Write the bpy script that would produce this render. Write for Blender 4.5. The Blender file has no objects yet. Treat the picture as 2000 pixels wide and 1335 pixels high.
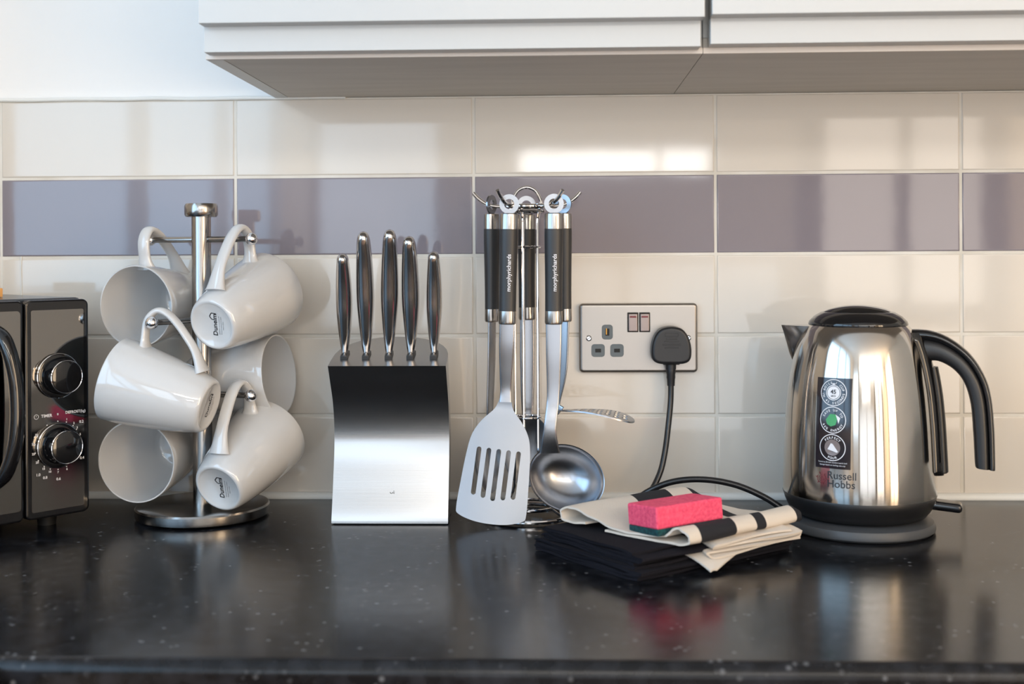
import bpy, bmesh, math, random
from mathutils import Vector, Matrix
random.seed(7)
scene = bpy.context.scene
COL = scene.collection
PI = math.pi

# ------------------------------------------------------------------ camera
cam_d = bpy.data.cameras.new('camera'); cam = bpy.data.objects.new('camera', cam_d); COL.objects.link(cam)
cam_d.sensor_fit = 'HORIZONTAL'; cam_d.sensor_width = 36.0
cam_d.lens = 36.0 * 2358.8 / 2000.0
cam_d.shift_y = -171.7 / 2000.0
cam_d.clip_start = 0.02
_w = Vector((-math.sin(.0378), math.cos(.0378), 0)); _r = Vector((math.cos(.0378), math.sin(.0378), 0)); _u = Vector((0, 0, 1))
_c, _s = math.cos(-.0057), math.sin(-.0057)
_r2 = _r * _c + _u * _s; _u2 = _u * _c - _r * _s
cam.matrix_world = Matrix(((_r2.x, _u2.x, -_w.x, .1043), (_r2.y, _u2.y, -_w.y, -1.5039), (_r2.z, _u2.z, -_w.z, .3045), (0, 0, 0, 1)))
cam_d.dof.use_dof = True; cam_d.dof.focus_distance = 1.37; cam_d.dof.aperture_fstop = 4.5
scene.camera = cam

# ------------------------------------------------------------------ world, light, exposure
world = bpy.data.worlds.new('world'); scene.world = world; world.use_nodes = True
world.node_tree.nodes['Background'].inputs[0].default_value = (.75, .86, 1, 1)
world.node_tree.nodes['Background'].inputs[1].default_value = 1.0
vs = scene.view_settings
vs.view_transform = 'Standard'; vs.look = 'None'; vs.gamma = 1.0; vs.use_curve_mapping = False; vs.exposure = 0.46

def area(name, loc, aim, sx, sy, power, col):
    d = bpy.data.lights.new(name, 'AREA'); d.shape = 'RECTANGLE'; d.size = sx; d.size_y = sy; d.energy = power; d.color = col
    o = bpy.data.objects.new(name, d); COL.objects.link(o); o.location = loc
    o.rotation_euler = (Vector(aim) - Vector(loc)).to_track_quat('-Z', 'Y').to_euler()
    return o
# daylight through the room's windows (the sky seen in each opening), plus high and low fill lights added
area('sky_left_window', (-.905, -1.675, .70), (1, -1.675, .70), 2.08, 1.14, 18, (.39, .69, 1))
area('sky_rear_window', (-.66, -3.56, .62), (-.66, 0, .62), .56, 1.25, 4.6, (.70, .86, 1))
area('sky_fanlight', (.34, -3.56, .685), (.34, 0, .685), .78, .125, 3.2, (1, .98, .95))
area('added_high_fill', (.975, -3.56, 1.28), (.975, 0, 1.28), 2.53, .30, 24, (1, .95, .87))  # added frontal fill in an invented high opening, hidden from tile reflections
area('sky_garden_door', (2.575, -2.86, .35), (0, -2.86, .35), 1.1, 1.9, 50, (1, .71, .42))
area('added_low_fill', (.375, -3.56, -.275), (.375, 0, -.275), 1.35, 1.15, 4.5, (1, .94, .86))  # added fill in an invented low opening, brightens the lower tile rows
area('sky_back_door', (1.525, -3.56, .10), (1.525, 0, .10), .80, 1.84, 11, (1, .79, .57))

# ------------------------------------------------------------------ materials
MATS = {}
def mat(name, col, rough=.5, metal=0., spec=.5, coat=0., aniso=0., sheen=0., bump=None, vary=None, emit=None):
    if name in MATS: return MATS[name]
    m = bpy.data.materials.new(name); m.use_nodes = True; nt = m.node_tree; b = nt.nodes['Principled BSDF']
    b.inputs['Base Color'].default_value = (*col, 1); b.inputs['Roughness'].default_value = rough
    b.inputs['Metallic'].default_value = metal; b.inputs['Specular IOR Level'].default_value = spec
    b.inputs['Coat Weight'].default_value = coat; b.inputs['Coat Roughness'].default_value = .05
    b.inputs['Sheen Weight'].default_value = sheen
    if aniso:
        b.inputs['Anisotropic'].default_value = aniso
        t = nt.nodes.new('ShaderNodeTangent'); t.direction_type = 'RADIAL'; t.axis = 'Z'; b.inputs['Anisotropic Rotation'].default_value = .25; nt.links.new(t.outputs[0], b.inputs['Tangent'])
    tc = None
    if bump or vary: tc = nt.nodes.new('ShaderNodeTexCoord')
    if bump:                                    # (scale, strength, distance, stretch)
        n = nt.nodes.new('ShaderNodeTexNoise'); n.inputs['Scale'].default_value = bump[0]; n.inputs['Detail'].default_value = 4
        mp = nt.nodes.new('ShaderNodeMapping'); mp.inputs['Scale'].default_value = bump[3] if len(bump) > 3 else (1, 1, 1)
        bp = nt.nodes.new('ShaderNodeBump'); bp.inputs['Strength'].default_value = bump[1]; bp.inputs['Distance'].default_value = bump[2]
        nt.links.new(tc.outputs['Object'], mp.inputs[0]); nt.links.new(mp.outputs[0], n.inputs['Vector'])
        nt.links.new(n.outputs['Fac'], bp.inputs['Height']); nt.links.new(bp.outputs[0], b.inputs['Normal'])
    if vary:                                    # (scale, colour 2, stretch)
        n = nt.nodes.new('ShaderNodeTexNoise'); n.inputs['Scale'].default_value = vary[0]; n.inputs['Detail'].default_value = 5
        mp = nt.nodes.new('ShaderNodeMapping'); mp.inputs['Scale'].default_value = vary[2] if len(vary) > 2 else (1, 1, 1)
        r = nt.nodes.new('ShaderNodeValToRGB'); r.color_ramp.elements[0].position = .35; r.color_ramp.elements[1].position = .65
        r.color_ramp.elements[0].color = (*col, 1); r.color_ramp.elements[1].color = (*vary[1], 1)
        nt.links.new(tc.outputs['Object'], mp.inputs[0]); nt.links.new(mp.outputs[0], n.inputs['Vector'])
        nt.links.new(n.outputs['Fac'], r.inputs[0]); nt.links.new(r.outputs[0], b.inputs['Base Color'])
    MATS[name] = m; return m

def lin(r, g, b):
    f = lambda c: (c / 255 / 12.92) if c / 255 <= .04045 else ((c / 255 + .055) / 1.055) ** 2.4
    return (f(r), f(g), f(b))

M_PAINT = mat('white_paint', lin(236, 235, 233), .75, bump=(60, .08, .002))
M_ROOM = mat('room_plaster', lin(226, 220, 210), .8, bump=(60, .08, .002))
M_CEIL = mat('ceiling_white', lin(238, 237, 234), .85, bump=(60, .06, .002))
M_FLOOR = mat('floor_boards', lin(120, 88, 62), .45, vary=(3, lin(92, 64, 44), (1, 12, 1)))
M_DARKWOOD = mat('dark_wood', lin(58, 42, 34), .4, vary=(6, lin(40, 28, 22), (8, 1, 1)))
M_CREAM = mat('cream_glaze', lin(214, 207, 197), .06, spec=.54, vary=(2.2, lin(211, 203, 192)), bump=(9, .03, .004))
M_PURPLE = mat('mauve_glaze', lin(133, 127, 134), .05, spec=.62, vary=(2.2, lin(128, 121, 128)), bump=(9, .03, .004))
M_GROUT = mat('grout', lin(222, 218, 210), .8, bump=(300, .2, .001), vary=(14, lin(206, 200, 188)))
M_SEAL = mat('white_sealant', lin(226, 226, 222), .45)
M_UNIT = mat('unit_white', lin(185, 186, 185), .32, bump=(30, .02, .002))
M_BOARD = mat('unit_underside', lin(196, 192, 184), .5, vary=(5, lin(188, 184, 176), (1, 10, 1)))
M_EDGE = mat('unit_edging', lin(214, 205, 196), .45)
M_STEEL = mat('brushed_steel', lin(160, 157, 154), .2, 1, bump=(900, .05, .0004, (1, 1, .02)))
M_STEELH = mat('block_brushed_steel', lin(172, 170, 169), .24, 1, bump=(700, .06, .0004, (.02, 1, 1)))
M_PLATE = mat('plate_brushed_steel', lin(158, 153, 148), .34, 1, bump=(900, .06, .0004, (.02, 1, 1)))
M_CHROME = mat('chrome', lin(225, 225, 228), .07, 1)
M_KETTLE = mat('kettle_steel', lin(186, 182, 177), .11, 1, aniso=.9)
M_POL = mat('polished_steel', lin(190, 188, 188), .14, 1)
M_BLADE = mat('utensil_steel', lin(154, 157, 163), .25, 1)
M_CHINA = mat('white_china', lin(198, 198, 198), .08, spec=.6, coat=.5)
M_BLKG = mat('black_gloss', (.006, .006, .007), .07, spec=.6)
M_BLKM = mat('black_satin', (.012, .012, .013), .36)
M_GRIP = mat('soft_grip', (.028, .028, .029), .42, spec=.45)
M_BLKD = mat('black_void', (.002, .002, .002), .6)
M_GREYP = mat('base_grey', lin(66, 68, 71), .45, bump=(900, .1, .0004))
M_INSERT = mat('insert_grey', lin(88, 98, 104), .4)
M_BRASS = mat('contact_brass', lin(190, 140, 70), .3, 1)
M_PLUG = mat('plug_black', (.010, .010, .012), .42, bump=(400, .1, .0005))
M_CABLE = mat('cable_black', (.009, .009, .010), .28)
M_PINK = mat('pink_foam', lin(246, 92, 122), .95, bump=(420, .9, .0016), vary=(260, lin(226, 70, 104)))
M_GREEN = mat('green_scourer', lin(20, 78, 80), .95, bump=(500, 1, .002), vary=(300, lin(10, 48, 54)))
M_TOWEL = mat('black_cotton', (.0115, .0110, .0150), 1.0, spec=.15, bump=(700, .6, .001))
M_CREAMC = mat('cream_cotton', lin(214, 203, 190), .92, sheen=.1, bump=(800, .4, .0006))
M_INK = mat('print_ink', lin(38, 38, 42), .5)
M_WHITE = mat('print_white', lin(222, 222, 226), .5)
M_STICK = mat('sticker_black', (.012, .009, .014), .09, spec=.6)
M_LEAF = mat('sticker_green', lin(58, 150, 84), .25)
M_STPIC = mat('sticker_grey', lin(120, 108, 106), .25)
M_RED = mat('rocker_red', lin(120, 40, 50), .4)
M_ORANGE = mat('orange_card', lin(222, 160, 92), .6)
M_MIRROR = mat('mirror_black_glass', lin(140, 137, 133), .05, 1)
M_MWCASE = mat('microwave_case', (.012, .012, .014), .22)

def worktop_mat():
    m = bpy.data.materials.new('black_speckled_laminate'); m.use_nodes = True; nt = m.node_tree; b = nt.nodes['Principled BSDF']
    tc = nt.nodes.new('ShaderNodeTexCoord')
    v = nt.nodes.new('ShaderNodeTexVoronoi'); v.inputs['Scale'].default_value = 95; v.inputs['Randomness'].default_value = 1
    r = nt.nodes.new('ShaderNodeValToRGB'); e = r.color_ramp.elements
    e[0].position = .10; e[0].color = (1, 1, 1, 1); e[1].position = .26; e[1].color = (0, 0, 0, 1)
    n = nt.nodes.new('ShaderNodeTexNoise'); n.inputs['Scale'].default_value = 26; n.inputs['Detail'].default_value = 6
    r2 = nt.nodes.new('ShaderNodeValToRGB'); r2.color_ramp.elements[0].position = .46; r2.color_ramp.elements[1].position = .62
    mu = nt.nodes.new('ShaderNodeMath'); mu.operation = 'MULTIPLY'
    n2 = nt.nodes.new('ShaderNodeTexNoise'); n2.inputs['Scale'].default_value = 60; n2.inputs['Detail'].default_value = 8
    r3 = nt.nodes.new('ShaderNodeValToRGB'); r3.color_ramp.elements[0].color = (.0045, .0048, .006, 1); r3.color_ramp.elements[1].color = (.016, .017, .021, 1)
    r3.color_ramp.elements[0].position = .4; r3.color_ramp.elements[1].position = .7
    mx = nt.nodes.new('ShaderNodeMixRGB'); mx.inputs[2].default_value = (.13, .133, .14, 1)
    L = nt.links.new
    L(tc.outputs['Object'], v.inputs['Vector']); L(tc.outputs['Object'], n.inputs['Vector']); L(tc.outputs['Object'], n2.inputs['Vector'])
    L(v.outputs['Distance'], r.inputs[0]); L(n.outputs['Fac'], r2.inputs[0]); L(r.outputs[0], mu.inputs[0]); L(r2.outputs[0], mu.inputs[1])
    L(n2.outputs['Fac'], r3.inputs[0]); L(mu.outputs[0], mx.inputs[0]); L(r3.outputs[0], mx.inputs[1]); L(mx.outputs[0], b.inputs['Base Color'])
    b.inputs['Roughness'].default_value = .2; b.inputs['Specular IOR Level'].default_value = .27
    bp = nt.nodes.new('ShaderNodeBump'); bp.inputs['Strength'].default_value = .05; bp.inputs['Distance'].default_value = .001
    n3 = nt.nodes.new('ShaderNodeTexNoise'); n3.inputs['Scale'].default_value = 350; L(tc.outputs['Object'], n3.inputs['Vector'])
    L(n3.outputs['Fac'], bp.inputs['Height']); L(bp.outputs[0], b.inputs['Normal'])
    return m
M_WORK = worktop_mat()

def print_mat():
    # cream cotton with a bold black leaf print, laid out along the cloth (object x)
    m = bpy.data.materials.new('leaf_print_cotton'); m.use_nodes = True; nt = m.node_tree; b = nt.nodes['Principled BSDF']; L = nt.links.new
    tc = nt.nodes.new('ShaderNodeTexCoord'); sp = nt.nodes.new('ShaderNodeSeparateXYZ'); L(tc.outputs['Object'], sp.inputs[0])
    ad = nt.nodes.new('ShaderNodeMath'); ad.operation = 'MULTIPLY_ADD'; ad.inputs[1].default_value = -.30; L(sp.outputs[1], ad.inputs[0]); L(sp.outputs[0], ad.inputs[2])
    sc = nt.nodes.new('ShaderNodeMath'); sc.operation = 'MULTIPLY'; sc.inputs[1].default_value = 1 / .24; L(ad.outputs[0], sc.inputs[0])
    r = nt.nodes.new('ShaderNodeValToRGB'); r.color_ramp.interpolation = 'CONSTANT'
    e = r.color_ramp.elements; cr = (*lin(214, 203, 190), 1); bk = (.012, .012, .016, 1)
    e[0].position = 0; e[0].color = cr; e[1].position = .07; e[1].color = bk
    for p, c in ((.28, cr), (.40, bk), (.46, cr), (.655, bk)):
        k = e.new(p); k.color = c
    L(sc.outputs[0], r.inputs[0]); L(r.outputs[0], b.inputs['Base Color']); b.inputs['Roughness'].default_value = .92
    n = nt.nodes.new('ShaderNodeTexNoise'); n.inputs['Scale'].default_value = 800; L(tc.outputs['Object'], n.inputs['Vector'])
    bp = nt.nodes.new('ShaderNodeBump'); bp.inputs['Strength'].default_value = .4; bp.inputs['Distance'].default_value = .0006
    L(n.outputs['Fac'], bp.inputs['Height']); L(bp.outputs[0], b.inputs['Normal'])
    return m
M_PRINT = print_mat()

# ------------------------------------------------------------------ mesh helpers
def catmull(pts, n=6, closed=False):
    P = [Vector(p) for p in pts]; out = []; N = len(P)
    rng = range(N) if closed else range(N - 1)
    for i in rng:
        if closed: p0, p1, p2, p3 = P[(i - 1) % N], P[i], P[(i + 1) % N], P[(i + 2) % N]
        else: p0, p1, p2, p3 = P[max(i - 1, 0)], P[i], P[i + 1], P[min(i + 2, N - 1)]
        for k in range(n):
            t = k / n; t2 = t * t; t3 = t2 * t
            out.append(.5 * ((2 * p1) + (p2 - p0) * t + (2 * p0 - 5 * p1 + 4 * p2 - p3) * t2 + (3 * p1 - p0 - 3 * p2 + p3) * t3))
    if not closed: out.append(P[-1].copy())
    return out

class MB:
    def __init__(s): s.v = []; s.f = []; s.wn = False
    def add(s, verts, faces):
        o = len(s.v); s.v += [Vector(p) for p in verts]; s.f += [tuple(i + o for i in f) for f in faces]; return s
    def box(s, lo, hi, bev=0, seg=2):
        bm = bmesh.new(); bmesh.ops.create_cube(bm, size=1)
        for v in bm.verts:
            v.co = Vector([(lo[i] + hi[i]) / 2 + v.co[i] * (hi[i] - lo[i]) for i in range(3)])
        s.wn = s.wn or bool(bev)
        if bev: bmesh.ops.bevel(bm, geom=bm.edges[:], offset=bev, segments=seg, profile=.5, affect='EDGES')
        return s.bm(bm)
    def bm(s, bm):
        bm.verts.index_update(); s.add([v.co.copy() for v in bm.verts], [[v.index for v in f.verts] for f in bm.faces]); bm.free(); return s
    def lathe(s, prof, n=48, cx=0, cy=0, caps=True):
        vs_, fs = [], []; rings = []
        for r, z in prof:
            if r < 1e-6: rings.append([len(vs_)]); vs_.append((cx, cy, z))
            else:
                rings.append(list(range(len(vs_), len(vs_) + n)))
                vs_ += [(cx + r * math.cos(2 * PI * k / n), cy + r * math.sin(2 * PI * k / n), z) for k in range(n)]
        for a, b in zip(rings, rings[1:]):
            for k in range(n):
                k2 = (k + 1) % n
                if len(a) == 1 and len(b) == 1: continue
                if len(a) == 1: fs.append((a[0], b[k2], b[k]))
                elif len(b) == 1: fs.append((a[k], a[k2], b[0]))
                else: fs.append((a[k], a[k2], b[k2], b[k]))
        return s.add(vs_, fs)
    def loft(s, rings, cap=True, closed=False):
        n = len(rings[0]); vs_ = [p for r in rings for p in r]; fs = []
        m = len(rings)
        for i in range(m if closed else m - 1):
            j = (i + 1) % m
            for k in range(n):
                k2 = (k + 1) % n; fs.append((i * n + k, i * n + k2, j * n + k2, j * n + k))
        if cap and not closed:
            fs.append(tuple(range(n - 1, -1, -1))); fs.append(tuple((m - 1) * n + k for k in range(n)))
        return s.add(vs_, fs)
    def tube(s, pts, r, n=10, closed=False, cap=True, flat=None, up=None):
        P = [Vector(p) for p in pts]; N = len(P); rings = []; prev = None
        for i in range(N):
            if closed: t = P[(i + 1) % N] - P[(i - 1) % N]
            else: t = P[min(i + 1, N - 1)] - P[max(i - 1, 0)]
            t.normalize()
            if prev is None:
                a = Vector(up) if up else (Vector((0, 0, 1)) if abs(t.z) < .9 else Vector((1, 0, 0)))
            else: a = prev
            a = (a - t * a.dot(t)).normalized(); b = t.cross(a); prev = a
            rr = r[i] if isinstance(r, (list, tuple)) else r
            ra, rb = (rr, rr) if flat is None else (rr * flat[0], rr * flat[1])
            rings.append([P[i] + a * (ra * math.cos(2 * PI * k / n)) + b * (rb * math.sin(2 * PI * k / n)) for k in range(n)])
        return s.loft(rings, cap, closed)
    def prism(s, poly, y0, y1, bev=0, seg=2):
        # poly in (x, z), extruded along y
        bm = bmesh.new(); a = [bm.verts.new((x, y0, z)) for x, z in poly]; b = [bm.verts.new((x, y1, z)) for x, z in poly]
        n = len(poly); bm.faces.new(a); bm.faces.new(b[::-1])
        for k in range(n): bm.faces.new((a[k], b[k], b[(k + 1) % n], a[(k + 1) % n]))
        bmesh.ops.recalc_face_normals(bm, faces=bm.faces)
        if bev:
            s.wn = True
            es = [e for e in bm.edges if (abs(e.verts[0].co.y - e.verts[1].co.y) < 1e-7)]
            bmesh.ops.bevel(bm, geom=es, offset=bev, segments=seg, profile=.5, affect='EDGES')
            bm.normal_update(); big = [f for f in bm.faces if abs(f.normal.y) > .999 and len(f.verts) > 4]
            bmesh.ops.inset_individual(bm, faces=big, thickness=min(.0006, bev * .5), use_even_offset=True)
        return s.bm(bm)
    def sphere(s, c, r, u=20, v=12, sc=(1, 1, 1)):
        bm = bmesh.new(); bmesh.ops.create_uvsphere(bm, u_segments=u, v_segments=v, radius=r)
        for q in bm.verts: q.co = Vector((q.co.x * sc[0], q.co.y * sc[1], q.co.z * sc[2])) + Vector(c)
        return s.bm(bm)
    def cyl(s, p0, p1, r0, r1=None, n=24, bev=0):
        r1 = r0 if r1 is None else r1
        p0, p1 = Vector(p0), Vector(p1); d = (p1 - p0)
        if not bev: return s.tube([p0, p1], [r0, r1], n)
        u = d.normalized()
        return s.tube([p0, p0 + u * bev * .3, p0 + u * bev, p1 - u * bev, p1 - u * bev * .3, p1], [r0 - bev, r0 - bev * .3, r0, r1, r1 - bev * .3, r1 - bev], n)
    def xf(s, M):
        s.v = [M @ p for p in s.v]; return s
    def build(s, name, m, parent=None, smooth=True, ang=35):
        me = bpy.data.meshes.new(name); me.from_pydata([tuple(p) for p in s.v], [], s.f); me.validate()
        bm = bmesh.new(); bm.from_mesh(me); bmesh.ops.recalc_face_normals(bm, faces=bm.faces)
        if smooth:
            for f in bm.faces: f.smooth = True
            for e in bm.edges:
                if len(e.link_faces) == 2:
                    e.smooth = e.calc_face_angle(0) < math.radians(ang)
        bm.to_mesh(me); bm.free(); me.materials.append(m)
        o = bpy.data.objects.new(name, me); COL.objects.link(o)
        if s.wn and smooth:
            md = o.modifiers.new('weighted_normals', 'WEIGHTED_NORMAL'); md.keep_sharp = True; md.weight = 100
        if parent: o.parent = parent
        return o

def tag(o, label=None, cat=None, group=None, kind=None):
    if label: o['label'] = label
    if cat: o['category'] = cat
    if group: o['group'] = group
    if kind: o['kind'] = kind
    return o
def thing(name, label, cat, loc=(0, 0, 0), rotz=0, group=None):
    o = bpy.data.objects.new(name, None); COL.objects.link(o); o.location = loc; o.rotation_euler = (0, 0, rotz); o.empty_display_size = .02
    return tag(o, label, cat, group)
def struct(name, mb, m, parent=None, **k):
    o = mb.build(name, m, parent, **k)
    if not parent: o['kind'] = 'structure'
    return o
def text_mb(s, size, bold=0):
    c = bpy.data.curves.new('t', 'FONT'); c.body = s; c.size = size; c.align_x = 'CENTER'; c.align_y = 'CENTER'; c.resolution_u = 3; c.offset = bold
    o = bpy.data.objects.new('t', c); COL.objects.link(o)
    bpy.context.view_layer.update()
    me = bpy.data.meshes.new_from_object(o.evaluated_get(bpy.context.evaluated_depsgraph_get()))
    mb = MB().add([v.co.copy() for v in me.vertices], [tuple(p.vertices) for p in me.polygons])
    bpy.data.objects.remove(o); bpy.data.meshes.remove(me); bpy.data.curves.remove(c)
    return mb
def ring_mb(r0, r1, n=32, a0=0, a1=2 * PI):
    mb = MB(); full = abs(a1 - a0 - 2 * PI) < 1e-6; m = n if full else n + 1; v = []
    for k in range(m):
        a = a0 + (a1 - a0) * k / n; v += [(r0 * math.cos(a), r0 * math.sin(a), 0), (r1 * math.cos(a), r1 * math.sin(a), 0)]
    f = [(2 * k, 2 * k + 1, (2 * k + 3) % (2 * m), (2 * k + 2) % (2 * m)) for k in range(n)]
    return mb.add(v, f)
def disc_mb(r, n=24): return MB().add([(r * math.cos(2 * PI * k / n), r * math.sin(2 * PI * k / n), 0) for k in range(n)], [tuple(range(n))])
def rect_mb(w, h, cx=0, cy=0): return MB().add([(cx - w / 2, cy - h / 2, 0), (cx + w / 2, cy - h / 2, 0), (cx + w / 2, cy + h / 2, 0), (cx - w / 2, cy + h / 2, 0)], [(0, 1, 2, 3)])
def rrect(x0, x1, z0, z1, r, n=5):
    p = []
    for cx, cz, a in ((x1 - r, z1 - r, 0), (x0 + r, z1 - r, 90), (x0 + r, z0 + r, 180), (x1 - r, z0 + r, 270)):
        for k in range(n + 1):
            t = math.radians(a + 90 * k / n); p.append((cx + r * math.cos(t), cz + r * math.sin(t)))
    return p
T_ = Matrix.Translation
def Rx(d): return Matrix.Rotation(math.radians(d), 4, 'X')
def Ry(d): return Matrix.Rotation(math.radians(d), 4, 'Y')
def Rz(d): return Matrix.Rotation(math.radians(d), 4, 'Z')

# ------------------------------------------------------------------ the room
struct('floor', MB().box((-1.02, -3.7, -.94), (2.7, .1, -.9)), M_FLOOR, smooth=False)
struct('ceiling', MB().box((-1.02, -3.7, 1.5), (2.7, .1, 1.54)), M_CEIL, smooth=False)
wall_back = struct('wall_back', MB().box((-1.02, .007, -.9), (2.7, .1, 1.5)), M_PAINT, smooth=False)
def wall_with_hole(name, axis, pos, thick, a0, a1, holes, m):
    # a wall in slabs around rectangular openings; axis 'x': plane x = pos, a runs along y
    mb = MB(); cuts = sorted({a0, a1, *[h[0] for h in holes], *[h[1] for h in holes]})
    for u0, u1 in zip(cuts, cuts[1:]):
        zs = [(-.9, 1.5)]
        for h0, h1, z0, z1 in holes:
            if u0 >= h0 - 1e-6 and u1 <= h1 + 1e-6: zs = [q for a, b in zs for q in ((a, min(b, z0)), (max(a, z1), b)) if q[1] - q[0] > 1e-4]
        for z0, z1 in zs:
            if z1 - z0 < 1e-4: continue
            if axis == 'x': mb.box((min(pos, pos + thick), u0, z0), (max(pos, pos + thick), u1, z1))
            else: mb.box((u0, min(pos, pos + thick), z0), (u1, max(pos, pos + thick), z1))
    return struct(name, mb, m, smooth=False)
wall_with_hole('wall_left', 'x', -.92, -.1, -3.5, .007, [(-2.75, -.60, .1, 1.3)], M_ROOM)
wall_with_hole('wall_front', 'y', -3.5, -.1, -.92, 2.6, [(-.30, 1.05, -.85, .30), (-.92, -.36, -.02, 1.26), (-.07, .75, .61, .76), (1.1, 1.95, -.9, 1.06), (-.30, 2.25, 1.12, 1.44)], M_ROOM)  # low and high openings here are made for the added fill lights
wall_with_hole('wall_right', 'x', 2.6, .1, -3.5, .007, [(-3.44, -2.28, -.62, 1.32)], M_ROOM)
def window(name, axis, pos, a0, a1, z0, z1, bars, t=.035, d=.05):
    mb = MB()
    segs = [(a0, a0 + t, z0, z1), (a1 - t, a1, z0, z1), (a0, a1, z0, z0 + t), (a0, a1, z1 - t, z1)] + [(b - t / 2, b + t / 2, z0, z1) for b in bars]
    for u0, u1, w0, w1 in segs:
        if axis == 'x': mb.box((pos - d / 2, u0, w0), (pos + d / 2, u1, w1))
        else: mb.box((u0, pos - d / 2, w0), (u1, pos + d / 2, w1))
    return struct(name, mb, M_UNIT, smooth=False)
window('window_1', 'x', -.89, -2.75, -.60, .1, 1.3, [-1.32, -2.03], t=.022)
window('window_2', 'y', -3.52, -.92, -.36, -.02, 1.26, [])
window('window_3', 'y', -3.52, -.07, .75, .61, .76, [.526], t=.02)
window('window_4', 'x', 2.56, -3.44, -2.28, -.62, 1.32, [-2.86])
window('added_low_frame', 'y', -3.52, -.30, 1.05, -.85, .30, [.375])  # invented frame around the added low fill light
window('added_high_frame', 'y', -3.52, -.30, 2.25, 1.12, 1.44, [.55, 1.40])  # invented frame around the added high fill light
dm = MB()
for x0, x1, z0, z1 in ((1.1, 1.2, -.9, 1.06), (1.85, 1.95, -.9, 1.06), (1.2, 1.85, -.9, -.72), (1.2, 1.85, .0, .1), (1.2, 1.85, .96, 1.06), (1.5, 1.55, .1, .96)): dm.box((x0, -3.53, z0), (x1, -3.49, z1))
struct('door_1', dm, M_DARKWOOD, smooth=False)

# wall tiles: 300 x 100 mm cells, third row up to the cabinets is mauve
MB().box((-.92, .0012, .0), (2.6, .0075, .5015)).build('grout', M_GROUT, wall_back, smooth=False)
ROWS = [(.0037, .1035, 0), (.1035, .2033, 0), (.2033, .3032, 0), (.3032, .4030, 1), (.4030, .5015, 0)]
def tile_mesh(w, h):
    bm = bmesh.new(); bmesh.ops.create_cube(bm, size=1)
    for v in bm.verts: v.co = Vector((v.co.x * w, v.co.y * .0072, v.co.z * h))
    bmesh.ops.bevel(bm, geom=[e for e in bm.edges if e.verts[0].co.y < 0 and e.verts[1].co.y < 0], offset=.0019, segments=3, profile=.6, affect='EDGES')
    q = MB().bm(bm); q.wn = True; return q
proto = {}
for ci in range(-3, 4):
    for ri, (z0, z1, mv) in enumerate(ROWS):
        key = (round(z1 - z0, 4), mv)
        if key not in proto:
            o = tile_mesh(.3 - .0034, z1 - z0 - .0034).build('tile', M_PURPLE if mv else M_CREAM, wall_back, ang=50); proto[key] = o
        else:
            o = proto[key].copy(); COL.objects.link(o); o.parent = wall_back
        o.location = (ci * .3 + .15, .0036, (z0 + z1) / 2)
        o.rotation_euler = (random.uniform(-.0015, .0015), 0, random.uniform(-.0015, .0015))
MB().tube([(-.92, -.0005, .002), (2.6, -.0005, .002)], .0062, 12).build('sealant', M_SEAL, wall_back)
_p = [(x, random.uniform(-.0012, .0002), .5022 + random.uniform(-.0008, .0006)) for x in [-.92 + .04 * k for k in range(20)]]
MB().tube(catmull(_p, 3), .0022, 8).build('sealant', M_SEAL, wall_back)
MB().tube([(-.574, -.0005, .305), (-.574, -.0008, .29), (-.5735, -.0006, .265), (-.574, -.0008, .25)], [.0010, .0005, .0005, .0012], 8).build('paint_drip', M_SEAL, wall_back)

# worktop, L-shaped: the run under the tiles and the return along the left wall
def worktop():
    bm = bmesh.new(); P = [(-.92, .0), (2.6, .0), (2.6, -.605), (-.32, -.605), (-.32, -2.2), (-.92, -2.2)]
    vs_ = [bm.verts.new((x, y, 0)) for x, y in P]; f = bm.faces.new(vs_)
    r = bmesh.ops.extrude_face_region(bm, geom=[f]); vv = [g for g in r['geom'] if isinstance(g, bmesh.types.BMVert)]
    for v in vv: v.co.z = -.04
    bmesh.ops.recalc_face_normals(bm, faces=bm.faces)
    es = [e for e in bm.edges if all(abs(v.co.z) < 1e-6 and (v.co.y < -.6) for v in e.verts) and (abs(e.verts[0].co.y + .605) < 1e-4 and abs(e.verts[1].co.y + .605) < 1e-4 or abs(e.verts[0].co.x + .32) < 1e-4 and abs(e.verts[1].co.x + .32) < 1e-4)]
    bmesh.ops.bevel(bm, geom=es, offset=.011, segments=6, profile=.5, affect='EDGES')
    q = MB().bm(bm); q.wn = True; return q
wt = worktop().build('worktop', M_WORK, ang=30)
tag(wt, 'black speckled laminate worktop with rounded front edge under all the objects', 'worktop')

# ------------------------------------------------------------------ wall cabinets
def cabinet(label, x0, x1, dz, end_panel):
    c = thing('wall_cabinet', label, 'cabinet', (x0, 0, .502), 0, 'wall cabinets above the tiles')
    w = x1 - x0
    a = .018 if end_panel else 0
    MB().box((a, -.297, 0), (w, .004, .016), .0006).build('bottom_board', M_BOARD, c)
    if end_panel:
        MB().box((0, -.298, -.0002), (.0174, .004, .7), .0006).build('end_panel', M_UNIT, c)
    else: MB().box((0, -.297, .016), (.018, .004, .7), .0006).build('side_panel', M_UNIT, c)
    MB().box((w - .018, -.297, .016), (w, .004, .7), .0006).build('side_panel', M_UNIT, c)
    MB().box((0, -.300, .0), (w, -.297, .0060), .0004).build('edging', M_EDGE, c)
    d = MB().box((.004, -.339, .0288 + dz), (w - .0022, -.3195, .7), .0012).build('door', M_UNIT, c)
    MB().box((.0045, -.3215, .0034 + dz), (w - .0042, -.3015, .0293 + dz), .001).build('door_rail', M_UNIT, d)
    MB().box((0, -.30, .7), (w, .004, .716)).build('top_board', M_UNIT, c)
    return c
cabinet('white wall cabinet with visible end panel above mugs, knives and utensils', -.249, .2492, 0, True)
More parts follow.
